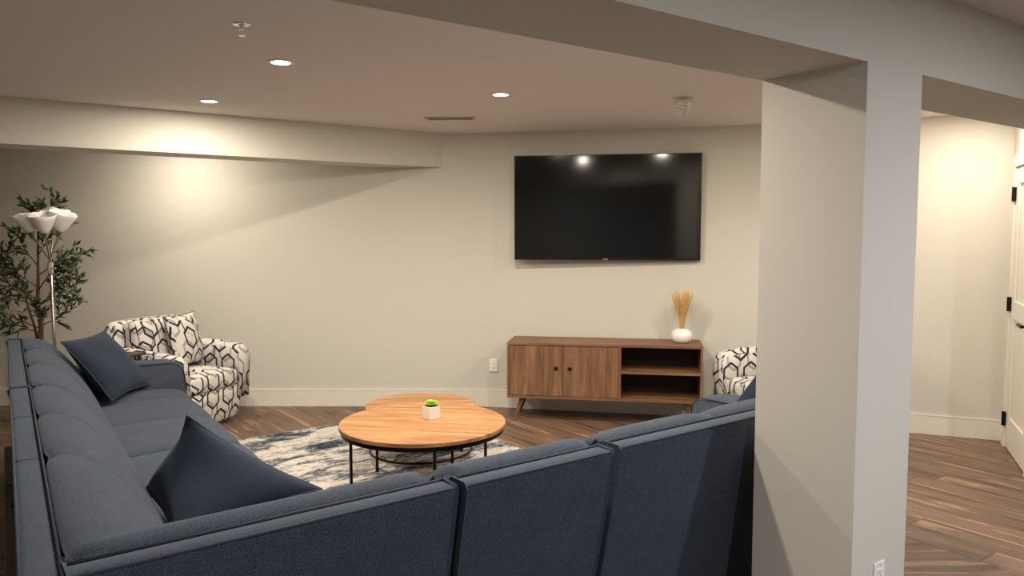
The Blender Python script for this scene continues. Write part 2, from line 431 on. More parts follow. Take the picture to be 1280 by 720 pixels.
# vent
t = empty('ceiling_vent', (-.47, 6.0, CEIL), R(-2))
bm = bmesh.new(); 
for x0, x1, y0, y1 in ((-.19, .19, -.075, -.058), (-.19, .19, .058, .075), (-.19, -.17, -.058, .058), (.17, .19, -.058, .058)): box(bm, x0, x1, y0, y1, -.006, -.0005)
link('frame', bm, 'vent', t)
link('backing', B(-.17, .17, -.058, .058, -.0015, -.0006), plain('vent_shade', lin(105, 98, 90), .8), t)
sm = None
for k in range(12):
    if sm is None: sm = o = link('slat', B(-.002, .002, -.056, .056, -.0065, -.0016), 'vent', t)
    else: o = sm.copy(); col.objects.link(o); o.parent = t
    o.location = (-.158 + k*.0287, 0, 0)
tag(t, 'pale rectangular ceiling vent with slats near the back wall', 'vent')

# ---------------------------------------------------------------- wall outlets
def outlet(loc, rz, label):
    t = empty('wall_outlet', loc, rz)       # local -y faces the room
    link('cover_plate', B(-.036, .036, -.006, -.0003, -.058, .058, .003, 2), 'white', t)
    link('receptacle', B(-.0165, .0165, -.0085, -.006, -.0335, .0335, .0015, 1), 'white', t)
    bm = bmesh.new()
    for z in (.018, -.018):
        for x in (-.006, .006): box(bm, x-.001, x+.001, -.0088, -.0084, z-.002, z+.007)
        box(bm, -.0025, .0025, -.0088, -.0084, z-.010, z-.0055)
    link('slots', bm, 'slot', t)
    bm = bmesh.new()
    for z in (.046, -.046): link('screw', lathe([(.003, 0), (.003, .0008), (0, .001)], 10, None, Matrix.Translation((0, -.006, z)) @ Matrix.Rotation(R(90), 4, 'X')), 'nickel', t)
    return tag(t, label, 'outlet')
aT = math.atan(-.2253)
outlet((-.166, yT(-.166), .378), aT, 'white electrical outlet on the wall left of the media console')
p = G(2.675, C1, .345); outlet(p, PHI, 'white electrical outlet low on the square column')

# ---------------------------------------------------------------- television
t = empty('television', (.80, yT(.80) - .062, 1.333), aT+.055)
tilt = Matrix.Rotation(.011, 4, 'X')
link('screen', xf(B(-.776, .776, -.034, -.030, .018, .882), tilt), 'screen', t)
bm = xf(B(-.783, .783, -.030, .006, 0, .889, .004, 1), tilt)
for a in ((-.783, .783, -.036, -.030, 0, .017), (-.783, .783, -.036, -.030, .883, .889), (-.783, -.777, -.036, -.030, .017, .883), (.777, .783, -.036, -.030, .017, .883)): box(bm, *a, mtx=tilt)
link('bezel', bm, 'bezel', t)
link('logo_plate', xf(B(-.022, .022, -.0375, -.036, .004, .013), tilt), 'chrome', t)['label'] = 'small silver maker mark'
link('wall_mount', B(-.3, .3, .004, .043, .3, .6), 'blackmetal', t)
tag(t, 'large black flat television tilted on the wall above the media console', 'television')

# ---------------------------------------------------------------- media console
CX, CY, CA = -.043, 6.385, R(-9.5)
t = empty('media_console', (CX, CY, 0), CA)
L_, D_, Z0, Z1 = 1.585, .395, .198, .663
T_ = .018
bm = bmesh.new()
box(bm, 0, L_, 0, D_, Z1-.022, Z1, .0015, 1)
link('top_panel', bm, 'walnut', t)
link('bottom_panel', B(0, L_, 0, D_, Z0, Z0+.022, .001, 1), 'walnut', t)
bm = B(0, T_, .0005, D_, Z0+.022, Z1-.022); link('side_panel', bm, 'walnut_v', t)
link('side_panel', B(L_-T_, L_, .0005, D_, Z0+.022, Z1-.022), 'walnut_v', t)
DVX = .915
link('divider', B(DVX, DVX+.022, .0005, D_-.012, Z0+.022, Z1-.022), 'walnut_v', t)
link('shelf', B(DVX+.022, L_-T_, .0005, D_-.012, .425, .445), 'walnut', t)
bp_ = link('back_panel', B(T_, L_-T_, D_-.012, D_-.004, Z0+.022, Z1-.022), 'walnut_in', t)
bm = bmesh.new()
for z in (.585, .375): link('cable_hole', lathe([(.021, -.002), (.027, -.002), (.027, .001), (.021, .001)], 20, None, Matrix.Translation((1.215, D_-.0125, z)) @ Matrix.Rotation(R(90), 4, 'X')), 'slot', t)
dw_ = (DVX - T_ - .009)/2
for k, x0 in enumerate((T_+.003, T_+.006+dw_)):
    d = link('cabinet_door', B(x0, x0+dw_, -.0005, .016, Z0+.026, Z1-.027, .001, 1), 'walnut_v', t)
    kx = x0 + dw_ - .055 if k == 0 else x0+.055
    link('knob', lathe([(.0135, 0), (.016, .003), (.014, .010), (.008, .012), (.007, .007), (0, .006)], 20, None, Matrix.Translation((kx, -.0008, .455)) @ Matrix.Rotation(R(90), 4, 'X')), 'blackmetal', d, ang=40)['label'] = 'round dark metal knob'
for x, y, sx, sy in ((.12, .07, -1, -1), (L_-.12, .07, 1, -1), (.12, D_-.07, -1, 1), (L_-.12, D_-.07, 1, 1)):
    bm = bmesh.new(); tube(bm, [(x, y, Z0), (x+sx*.065, y+sy*.02, 0)], .024, 12, r2=.012)
    for v in bm.verts:
        if v.co.z < .02: v.co.z = 0
        if v.co.z > .15: v.co.z = Z0
    link('leg', bm, 'walnut_v', t, ang=50)
tag(t, 'long walnut media console with two doors and open shelves under the television', 'cabinet')
MC = Matrix.Translation((CX, CY, 0)) @ Matrix.Rotation(CA, 4, 'Z')

# vase of dried grass
vp = MC @ Vector((1.425, .205, Z1))
t = empty('bud_vase', vp)
link('vase_body', lathe([(.045, 0), (.062, .006), (.080, .028), (.086, .058), (.080, .086), (.058, .106), (.034, .112), (.030, .118), (.026, .118), (.026, .08), (0, .078)], 40), 'ceramic', t, ang=60)
tag(t, 'squat round white vase on the right end of the media console', 'vase')
bm = bmesh.new(); rg = random.Random(5)
for k in range(120):
    a = rg.random()*2*math.pi; sp = rg.random()**.6*.40; h = .23 + rg.random()*.09; bx, by = math.cos(a), math.sin(a)
    r0 = .017*rg.random()
    pts = [(bx*r0*.3, by*r0*.3, .082), (bx*r0, by*r0, .118)]
    for q in range(1, 5):
        f = q/4; rad = r0 + math.tan(sp)*h*f*.72*(.75+.25*f); pts.append((bx*rad, by*rad, .118+h*f))
    tube(bm, pts, .0009, 3)
    # feathery plume
    for q in range(12):
        f = .38 + .6*q/12; rad = r0 + math.tan(sp)*h*f*.72*(.75+.25*f); c0 = Vector((bx*rad, by*rad, .118+h*f)); d = Vector((bx*.4+rg.uniform(-.5, .5), by*.4+rg.uniform(-.5, .5), 1.3)).normalized()
        e = d.cross(Vector((rg.uniform(-1, 1), rg.uniform(-1, 1), 0))).normalized()*.0020
        v0, v1, v2 = bm.verts.new(c0-e), bm.verts.new(c0+e), bm.verts.new(c0+d*.03)
        bm.faces.new((v0, v1, v2))
o = link('dried_grass', bm, 'grass'); o.location = vp; tag(o, 'bunch of golden dried grass standing in the white vase', 'dried flowers')

# ---------------------------------------------------------------- rug
RZ = .012
RS0, RS1, RC0, RC1 = 1.30, 3.36, 3.0, 5.87
o = link('area_rug', B(-(RS1-RS0)/2, (RS1-RS0)/2, -(RC1-RC0)/2, (RC1-RC0)/2, .0005, RZ, .004, 2), 'rug'); o.location = G((RS0+RS1)/2, (RC0+RC1)/2); o.rotation_euler = (0, 0, PHI)
tag(o, 'distressed cream, grey and navy area rug under the coffee tables', 'rug')

# ---------------------------------------------------------------- coffee tables
def coffee_table(cx, cy, rad, ztop, legs, ringz, label, rz, ringr):
    t = empty('coffee_table', (cx, cy, RZ), rz)
    z = ztop-RZ
    link('table_top', lathe([(0, z-.024), (rad-.004, z-.024), (rad, z-.020), (rad, z-.003), (rad-.003, z), (0, z)], 96), 'oak', t, ang=30)
    bm = bmesh.new(); rr_ = rad-.012
    lathe([(rr_-.02, z-.052), (rr_, z-.052), (rr_, z-.0245), (rr_-.02, z-.0245)], 96, bm)
    # close the ring: replace caps by an inner wall
    bm.free(); bm = bmesh.new()
    for k in range(72):
        a0, a1 = 2*math.pi*k/72, 2*math.pi*(k+1)/72
        q = [(r_*math.cos(a), r_*math.sin(a), zz) for a in (a0, a1) for r_, zz in ((rr_-.018, z-.05), (rr_, z-.05), (rr_, z-.0242), (rr_-.018, z-.0242))]
        vv = [bm.verts.new(x) for x in q]
        for i in range(4): bm.faces.new((vv[i], vv[(i+1) % 4], vv[4+(i+1) % 4], vv[4+i]))
    bmesh.ops.remove_doubles(bm, verts=bm.verts, dist=1e-5)
    link('rim_band', bm, 'blackmetal', t, ang=30)
    for a in legs:
        a = R(a) - rz; x, y = math.cos(a)*(rr_-.009), math.sin(a)*(rr_-.009)
        bm = bmesh.new(); tube(bm, [(x, y, 0.0), (x, y, z-.05)], .0095, 12); tube(bm, [(x, y, 0), (x, y, .004)], .014, 12)
        link('leg', bm, 'blackmetal', t, ang=40)
    if ringz:
        bm = bmesh.new(); tube(bm, [(math.cos(k*math.pi/36)*ringr, math.sin(k*math.pi/36)*ringr, ringz) for k in range(72)], .0085, 8, True)
        link('base_ring', bm, 'blackmetal', t, smooth=True)
    return tag(t, label, 'coffee table', 'nesting round coffee tables')
coffee_table(-.52, 4.46, .482, .48, (166, 40, 284), 0, 'larger round oak coffee table with black metal frame, succulent on top', R(-8), 0)
coffee_table(-.625, 5.23, .372, .405, (222, 312, 42, 132), .085, 'smaller lower oak coffee table tucked behind the larger one', R(10), .345)
# succulent
t = empty('succulent', (-.478, 4.53, .48), R(43))
bm = bmesh.new(); s_ = .0375
box(bm, -s_, s_, -s_, s_, 0, .074, .002, 1)
link('pot', bm, 'pot', t)
link('soil', B(-s_+.006, s_-.006, -s_+.006, s_-.006, .0735, .0765), 'soil', t)
bm = bmesh.new()
for ring, (n_, ln, up, zb) in enumerate(((9, .042, .35, .076), (8, .034, .8, .080), (6, .025, 1.3, .085), (4, .015, 2.2, .09))):
    for k in range(n_):
        a = 2*math.pi*k/n_ + ring*.4; d = Vector((math.cos(a), math.sin(a), up)).normalized(); sd = Vector((-math.sin(a), math.cos(a), 0)); nn = d.cross(sd)
        base = Vector((math.cos(a)*.004, math.sin(a)*.004, zb)); prof = [(0, .006), (.35, .010), (.7, .010), (.92, .005), (1, .0005)]
        rows = [[bm.verts.new(base + d*ln*f + sd*w_*math.cos(q) + nn*w_*.45*math.sin(q) + Vector((0, 0, f*f*.006))) for q in [i*math.pi/3 for i in range(6)]] for f, w_ in prof]
        for i in range(4):
            for q in range(6): bm.faces.new((rows[i][q], rows[i][(q+1) % 6], rows[i+1][(q+1) % 6], rows[i+1][q]))
        bm.faces.new(rows[-1])
link('leaf_rosette', bm, 'succulent', t, smooth=True)
tag(t, 'small bright green succulent in a square white pot on the larger coffee table', 'plant')

# ---------------------------------------------------------------- sofa
FRAME = [(0, .847), (.010, .86), (.076, .86), (.086, .85), (.270, .10), (.155, .10)]        # (depth, z) of the raked back shell
BACKC = [(.080, .850), (.090, .866), (.120, .878), (.155, .877), (.200, .862), (.252, .828), (.315, .762), (.375, .685), (.425, .60), (.458, .53), (.475, .475), (.47, .43), (.40, .40), (.24, .44)]
SEATC = [(.36, .33), (.36, .452), (.50, .472), (.68, .480), (.88, .480), (.98, .472), (1.040, .450), (1.062, .41), (1.058, .35), (1.035, .33)]
def sweep_profile(prof, a0, a1, seams=(), dip=.0, n=10, mtx=None, endround=.0, soft=(), bm=None):
    """prof (d,z) polygon swept along local x; between seams the surface puffs out"""
    cuts = sorted([a0] + [x for x in seams if a0 < x < a1] + [a1])
    st = []
    for i in range(len(cuts)-1):
        p_, q_ = cuts[i], cuts[i+1]
        for k in range(n + (1 if i == len(cuts)-2 else 0)):
            tt = (.5-.5*math.cos(math.pi*k/n)) if len(cuts) > 2 else k/n; x = p_ + (q_-p_)*tt
            pf = 1 - abs(2*tt-1)**(4.5 if len(cuts) > 2 else 30)
            e = 1.0
            if endround:
                dl = min(x-a0, a1-x)/endround
                if dl < 1: e = math.sqrt(max(0, 1-(1-dl)**2))
            st.append((x, pf, e))
    if not seams and dip == 0: pass
    m_ = len(prof); nrm = []
    area = sum(prof[i][0]*prof[(i+1) % m_][1]-prof[(i+1) % m_][0]*prof[i][1] for i in range(m_))
    for i in range(m_):
        a, b_ = prof[i-1], prof[(i+1) % m_]; d = Vector((b_[0]-a[0], b_[1]-a[1])).normalized()
        v = Vector((d.y, -d.x)); nrm.append(v if area > 0 else -v)
    bm2 = bmesh.new(); rings = []
    for x, pf, e in st:
        ring = []
        for i, (d, z) in enumerate(prof):
            k = (pf-1)*dip + (e-1)*endround*.6
            ring.append(bm2.verts.new((x, d + nrm[i].x*k, z + nrm[i].y*k)))
        rings.append(ring)
    for i in range(len(rings)-1):
        for q in range(m_): bm2.faces.new((rings[i][q], rings[i][(q+1) % m_], rings[i+1][(q+1) % m_], rings[i+1][q]))
    bm2.faces.new(rings[0]); bm2.faces.new(rings[-1][::-1])
    if mtx: bmesh.ops.transform(bm2, matrix=mtx, verts=bm2.verts)
    if bm is None: return bm2
    merge(bm, bm2); return bm
def smooth_prof(p, it=2):
    for _ in range(it):
        q = []
        for i in range(len(p)):
            a, b_ = p[i], p[(i+1) % len(p)]
            q += [(a[0]*.75+b_[0]*.25, a[1]*.75+b_[1]*.25), (a[0]*.25+b_[0]*.75, a[1]*.25+b_[1]*.75)]
        p = q
    return p
BACKS = smooth_prof(BACKC, 1); SEATS = smooth_prof(SEATC, 1)
def sofa_parts(t, X, a0, a1, seams, strip_seams=None, e0=True, e1=True, seat=True, backx=None, seatx=None):
    """one upholstered run; X bakes local (a, depth, z) into the thing's frame"""
    fr = sweep_profile(FRAME, a0, a1, mtx=X, n=2)
    bmesh.ops.bevel(fr, geom=[e for e in fr.edges if len(e.link_faces) == 2 and e.calc_face_angle(0) > R(40)], offset=.008, segments=2, affect='EDGES')
    link('back_shell', fr, 'sofa', t, ang=50)
    b0, b1 = backx or (a0+.004, a1-.004)
    link('back_cushion', sweep_profile(BACKS, b0, b1, seams, .019, 20, X, .04), 'sofa', t, smooth=True)
    if seat:
        s0, s1 = seatx or (a0+.004, a1-.004)
        link('seat_cushion', sweep_profile(SEATS, s0, s1, seams, .013, 16, X, .03), 'sofa', t, smooth=True)
        link('seat_base', box(bmesh.new(), s0, s1, .20, 1.03, .10, .335, .012, 2, X), 'sofa', t)
    bm = bmesh.new()
    pr = [(x, d, z) for d, z, x in ((.16, .11, a0+.006), (.006, .845, a0+.006), (.004, .857, a0+.016))] + [(x, d, z) for d, z, x in ((.004, .857, a1-.016), (.006, .845, a1-.006), (.16, .11, a1-.006))]
    tube(bm, [X @ Vector(p_) for p_ in pr], .0042, 6)
    tube(bm, [X @ Vector((x, .081, .860)) for x in (a0+.01, (a0+a1)/2, a1-.01)], .0042, 6)
    for x in (strip_seams if strip_seams is not None else seams):
        tube(bm, [X @ Vector(p_) for p_ in ((x, .002, .80), (x, .004, .852), (x, .014, .8606), (x, .076, .8606))], .0022, 6)
    link('piping', bm, 'piping', t, smooth=True)
def sofa_leg(t, X, a, d):
    link('leg', xf(lathe([(.016, 0), (.026, .101)], 12, None, Matrix.Translation((a, d, 0))), X), 'dark_wood', t, ang=40)
def sofa_arm(t, X, a0, a1, seat_side):
    bm = bmesh.new()
    prof = smooth_prof([(.20, .10), (1.07, .10), (1.085, .35), (1.07, .585), (1.03, .64), (.90, .655), (.5, .655), (.20, .655)], 2)
    b_ = sweep_profile(prof, a0, a1, (), 0, 8, X, .03)
    link('armrest', b_, 'sofa', t, smooth=True)
    bm = bmesh.new(); tube(bm, [X @ Vector(p_) for p_ in ((seat_side, 1.075, .45), (seat_side, 1.055, .60), (seat_side, 1.0, .644), (seat_side, .5, .650))], .004, 6)
    link('arm_piping', bm, 'piping', t, smooth=True)
I4 = Matrix.Identity(4)
GRP = 'sections of the blue-grey sectional sofa'
O_ = (.108, 1.835)       # outer corner of the L in grid coordinates
TH = .062               # the left run stands slightly off square
def placed(name, s, c, rz): return empty(name, G(s, c), rz)
# corner section: empty at the outer corner
t = placed('corner_sofa_section', *O_, PHI)
# left run: local a runs away from the camera => map (a, d) -> (d rotated, a)
XL = Matrix.Rotation(-TH, 4, 'Z') @ Matrix(((0, 1, 0, 0), (1, 0, 0, 0), (0, 0, 1, 0), (0, 0, 0, 1)))
A_END = 2.415
sofa_parts(t, XL, 0.0, A_END, (1.055, 1.735), (1.055, 1.735), backx=(.09, A_END-.004), seatx=(.35, A_END-.004))
sofa_parts(t, I4, 0.088, 1.066, (), (), backx=(.09, 1.062), seatx=(1.0, 1.062))
for a, d in ((.12, .3), (.12, .94), (A_END-.12, .3), (A_END-.12, .94)): sofa_leg(t, XL, a, d)
sofa_leg(t, I4, .93, .3)
tag(t, 'L-shaped corner section of the blue-grey sectional, nearest the camera at left', 'sofa', GRP)
# far section with the arm, beside the armchair
st_ = G(*O_) + (Matrix.Rotation(PHI, 4, 'Z') @ XL) @ Vector((A_END+.006, 0, 0))
t = empty('end_sofa_section', st_, PHI)
A2 = 1.905
sofa_parts(t, XL, 0.0, A2, (.69, 1.33), (), seatx=(.004, A2-.23))
sofa_arm(t, XL, A2-.225, A2-.002, A2-.222)
for a, d in ((.1, .3), (.1, .94), (A2-.1, .3), (A2-.1, .94)): sofa_leg(t, XL, a, d)
tag(t, 'far end section of the blue-grey sectional with low arm beside the patterned armchair', 'sofa', GRP)
# armless single section
t = placed('armless_sofa_section', 1.196, O_[1]-.008, PHI)
sofa_parts(t, I4, 0, .588, (), ())
for a, d in ((.08, .3), (.5, .3), (.08, .94), (.5, .94)): sofa_leg(t, I4, a, d)
tag(t, 'narrow armless section of the blue-grey sectional with its back to the camera', 'sofa', GRP)
# right end section, partly behind the column
t = placed('end_sofa_section', 1.822, O_[1]+.004, PHI)
A3 = 1.84
sofa_parts(t, I4, 0, A3, (.62, 1.24), (), seatx=(.004, A3-.23))
sofa_arm(t, I4, A3-.225, A3-.002, A3-.222)
for a, d in ((.1, .3), (.1, .94), (A3-.1, .3), (A3-.1, .94)): sofa_leg(t, I4, a, d)
tag(t, 'right end section of the blue-grey sectional running behind the square column', 'sofa', GRP)

# ---------------------------------------------------------------- loose pillows
def pillow(name, c00, c10, c11, c01, thick, mat, label, cat='pillow', group=None, pipe='piping', uv=False, sag=.04, side=1):
    c00, c10, c11, c01 = map(Vector, (c00, c10, c11, c01))
    cen = (c00+c10+c11+c01)/4; n_ = 18; bm = bmesh.new()
    nrm = ((c10-c00).cross(c01-c00) + (c11-c10).cross(c01-c10)).normalized()
    def base(u_, v_):
        # edges pulled in between the corners
        uu = u_ + sag*math.sin(math.pi*v_)*(1-2*u_)*abs(1-2*u_)**2; vv = v_ + sag*math.sin(math.pi*u_)*(1-2*v_)*abs(1-2*v_)**2
        return c00*(1-uu)*(1-vv) + c10*uu*(1-vv) + c11*uu*vv + c01*(1-uu)*vv
    grids = []
    for sgn in (1, -1):
        g = []
        for i in range(n_+1):
            row = []
            for j in range(n_+1):
                u_, v_ = i/n_, j/n_
                h = (max(0, 1-abs(2*u_-1)**2.4) * max(0, 1-abs(2*v_-1)**2.4))**.62
                wr = 1 + .05*math.sin(9*u_+4*v_) + .04*math.sin(5*v_*v_+7*u_)
                row.append(bm.verts.new(base(u_, v_) - cen + nrm*sgn*(h*thick/2*wr + .002)))
            g.append(row)
        grids.append(g)
        for i in range(n_):
            for j in range(n_): bm.faces.new((g[i][j], g[i+1][j], g[i+1][j+1], g[i][j+1]) if sgn > 0 else (g[i][j+1], g[i+1][j+1], g[i+1][j], g[i][j]))
    per = [(i, 0) for i in range(n_)] + [(n_, j) for j in range(n_)] + [(n_-i, n_) for i in range(n_)] + [(0, n_-j) for j in range(n_)]
    for k in range(len(per)):
        a, b_ = per[k], per[(k+1) % len(per)]
        bm.faces.new((grids[0][a[0]][a[1]], grids[1][a[0]][a[1]], grids[1][b_[0]][b_[1]], grids[0][b_[0]][b_[1]]))
    t = empty(name, cen)
    o = link('pillow_cover', bm, mat, t, smooth=True)
    if uv: cube_uv(o, (.3, .17))
    bm = bmesh.new(); tube(bm, [base(i/n_, j/n_) - cen for i, j in per], .0042, 6, True)
    link('piping', bm, pipe, t, smooth=True)
    return tag(t, label, cat, group)
pillow('throw_pillow', (-2.56, 4.90, .505), (-2.56, 5.44, .505), (-2.87, 5.44, .885), (-2.87, 4.90, .885), .17, 'pillow', 'navy throw pillow leaning at the far end of the sectional near the armchair')
pillow('throw_pillow', (-1.487, 3.08, .545), (-1.17, 2.60, .515), (-.754, 3.02, .565), (-1.262, 2.97, .875), .20, 'pillow', 'navy throw pillow standing point-up in the near corner of the sectional', sag=.06)
pillow('throw_pillow', (1.10, 4.0, .60), (1.36, 4.06, .52), (1.62, 4.14, .68), (1.38, 4.05, .97), .15, 'pillow', 'navy throw pillow half hidden behind the square column')

# ---------------------------------------------------------------- swivel armchairs
def armchair(loc, face, label, hasp=False):
    """local: front is -y, x across"""
    t = empty('swivel_armchair', loc, face)
    def upl(name, bm, off=(0, 0), sm=True, ang=None):
        o = link(name, bm, 'hex', t, smooth=True); cube_uv(o, off); return o
    # skirted round base that narrows to the floor
    bm = bmesh.new()
    rings = []
    def outline(z, k):
        pts = []
        for i in range(40):
            a = 2*math.pi*i/40; ca, sa = math.cos(a), math.sin(a); e = .36
            hx, hy = .40*k, (.42 if sa > 0 else .36)*k
            pts.append((hx*abs(ca)**e*(1 if ca > 0 else -1), hy*abs(sa)**e*(1 if sa > 0 else -1), z))
        return pts
    for z, k in ((.035, .88), (.06, .93), (.14, .97), (.24, .99), (.31, .99)): rings.append([bm.verts.new(p_) for p_ in outline(z, k)])
    for i in range(4):
        for k in range(40): bm.faces.new((rings[i][k], rings[i][(k+1) % 40], rings[i+1][(k+1) % 40], rings[i+1][k]))
    bm.faces.new(rings[0][::-1]); bm.faces.new(rings[-1])
    upl('seat_base', bm)
    link('swivel_plate', lathe([(.25, 0), (.26, .006), (.26, .02), (.08, .025), (.08, .036)], 32), 'blackmetal', t, ang=40)
    upl('seat_cushion', smoothbox(-.285, .285, -.375, .20, .305, .455, .05, 3, crown=.02), (.1, .05))
    # arms: rolled, sloping
    for sx in (-1, 1):
        bm = bmesh.new(); rings = []
        secs = [(-.36, .30, .600), (-.33, .30, .635), (-.2, .30, .655), (0, .30, .665), (.18, .29, .68), (.36, .27, .66)]
        for y, zb, zt in secs:
            pf = [(.0, .20), (.0, zt-.09), (.012, zt-.035), (.05, zt-.004), (.09, zt), (.125, zt-.02), (.145, zt-.07), (.142, zt-.15), (.13, .40), (.118, .20)]
            inx = .28
            rings.append([bm.verts.new((sx*(inx+a_), y, z_)) for a_, z_ in pf])
        for i in range(len(rings)-1):
            for k in range(len(pf)): bm.faces.new((rings[i][k], rings[i][(k+1) % len(pf)], rings[i+1][(k+1) % len(pf)], rings[i+1][k]))
        bm.faces.new(rings[0]); bm.faces.new(rings[-1])
        bmesh.ops.bevel(bm, geom=[e for e in bm.edges if e.calc_face_angle(0) > R(60)], offset=.02, segments=3, affect='EDGES')
        upl('armrest', bm, (.07*sx, .3))
    # outer back shell
    bm = bmesh.new(); rings = []
    for z, y0, y1, hw in ((.20, .24, .40, .39), (.45, .26, .43, .40), (.66, .29, .455, .40), (.78, .31, .465, .385), (.845, .325, .46, .35), (.868, .35, .445, .31)):
        ring = []
        for x in [k/8*2-1 for k in range(9)]: ring.append(bm.verts.new((x*hw, y0 - .02*x*x, z)))
        for x in [1-k/8*2 for k in range(9)]: ring.append(bm.verts.new((x*hw, y1 - .07*x*x, z)))
        rings.append(ring)
    for i in range(len(rings)-1):
        for k in range(18): bm.faces.new((rings[i][k], rings[i][(k+1) % 18], rings[i+1][(k+1) % 18], rings[i+1][k]))
    bm.faces.new(rings[0][::-1]); bm.faces.new(rings[-1])
    upl('backrest', bm, (.02, .11))
    b_ = smoothbox(-.28, .28, -.085, .085, -.20, .22, .06, 3, crown=.0)
    xf(b_, Matrix.Translation((0, .215, .655)) @ Matrix.Rotation(R(-12), 4, 'X'))
    upl('back_cushion', b_, (.2, .4))
    return tag(t, label, 'armchair', 'hexagon-print swivel armchairs')
def smoothbox(x0, x1, y0, y1, z0, z1, bev, seg, crown=0):
    bm = bmesh.new(); box(bm, x0, x1, y0, y1, z0, z1)
    bmesh.ops.subdivide_edges(bm, edges=bm.edges[:], cuts=6, use_grid_fill=True)
    cx, cy, cz = (x0+x1)/2, (y0+y1)/2, (z0+z1)/2; hx, hy, hz = (x1-x0)/2, (y1-y0)/2, (z1-z0)/2
    for v in bm.verts:
        p = Vector((v.co.x-cx, v.co.y-cy, v.co.z-cz))
        q = Vector((max(-hx+bev, min(hx-bev, p.x)), max(-hy+bev, min(hy-bev, p.y)), max(-hz+bev, min(hz-bev, p.z))))
        d = p-q
        if d.length > 1e-6: p = q + d.normalized()*min(bev, d.length)
        fx, fy, fz = 1-(p.x/hx)**2, 1-(p.y/hy)**2, 1-(p.z/hz)**2
        sm_ = sorted(((hx, 'x'), (hy, 'y'), (hz, 'z')))[0][1]
        if sm_ == 'z': p.z *= 1 + .22*max(0, fx)*max(0, fy)
        if sm_ == 'y': p.y *= 1 + .30*max(0, fx)*max(0, fz)
        v.co = p + Vector((cx, cy, cz))
    return bm
FL = math.atan2(-.34, .94) + R(90)
armchair((-2.71, 6.27, 0), FL, 'hexagon-print swivel armchair with a throw pillow, left beside the floor lamp')
armchair((2.06, 5.80, 0), math.atan2(-.30, -.95) + R(90), 'hexagon-print swivel armchair right of the console, half hidden by the column')
ML = Matrix.Translation((-2.71, 6.27, 0)) @ Matrix.Rotation(FL, 4, 'Z')
q = [ML @ Vector(v) for v in ((-.10, -.06, .475), (.33, .04, .475), (.33, .14, .90), (-.10, .06, .90))]
pillow('throw_pillow', *q, .15, 'hex', 'hexagon-print throw pillow on the left swivel armchair', pipe='slot', uv=True)

# ---------------------------------------------------------------- end table, sofa table
t = empty('end_table', (-2.935, 5.69, 0), R(-20))
link('table_top', B(-.15, .15, -.13, .13, .66, .68, .004, 2), 'dark_wood', t)
link('lower_shelf', B(-.13, .13, -.11, .11, .16, .178, .002, 1), 'dark_wood', t)
for x in (-.125, .125):
    for y in (-.105, .105): link('leg', B(x-.012, x+.012, y-.012, y+.012, 0, .66, .002, 1), 'dark_wood', t)
tag(t, 'dark reddish-brown wooden end table between the sectional arm and patterned armchair', 'table')
XT = Matrix.Translation(G(*O_)) @ Matrix.Rotation(PHI, 4, 'Z') @ XL
t = empty('sofa_table', G(O_[0], O_[1]))
t.matrix_world = Matrix.Translation(G(*O_)) @ Matrix.Rotation(PHI - TH, 4, 'Z')
link('table_top', B(-.036, .070, .35, 3.05, .415, .44, .002, 1), 'dark_wood', t)
for y in (.42, 1.7, 2.98): link('leg', B(-.03, .06, y-.02, y+.02, 0, .415), 'dark_wood', t)
tag(t, 'narrow dark wooden sofa table pressed behind the left run of the sectional', 'table')
bm = bmesh.new(); pts = []
for k in range(30):
    f = k/29; pts.append((-.012 + .02*math.sin(f*9), 1.95 + .45*f + .04*math.sin(f*14), .444 + .012*abs(math.sin(f*8))))
tube(bm, pts, .0032, 6); xf(bm, t.matrix_world)
tag(link('power_cable', bm, 'cable', None, smooth=True), 'thin black cable lying loosely on the narrow table behind the sofa', 'cable')

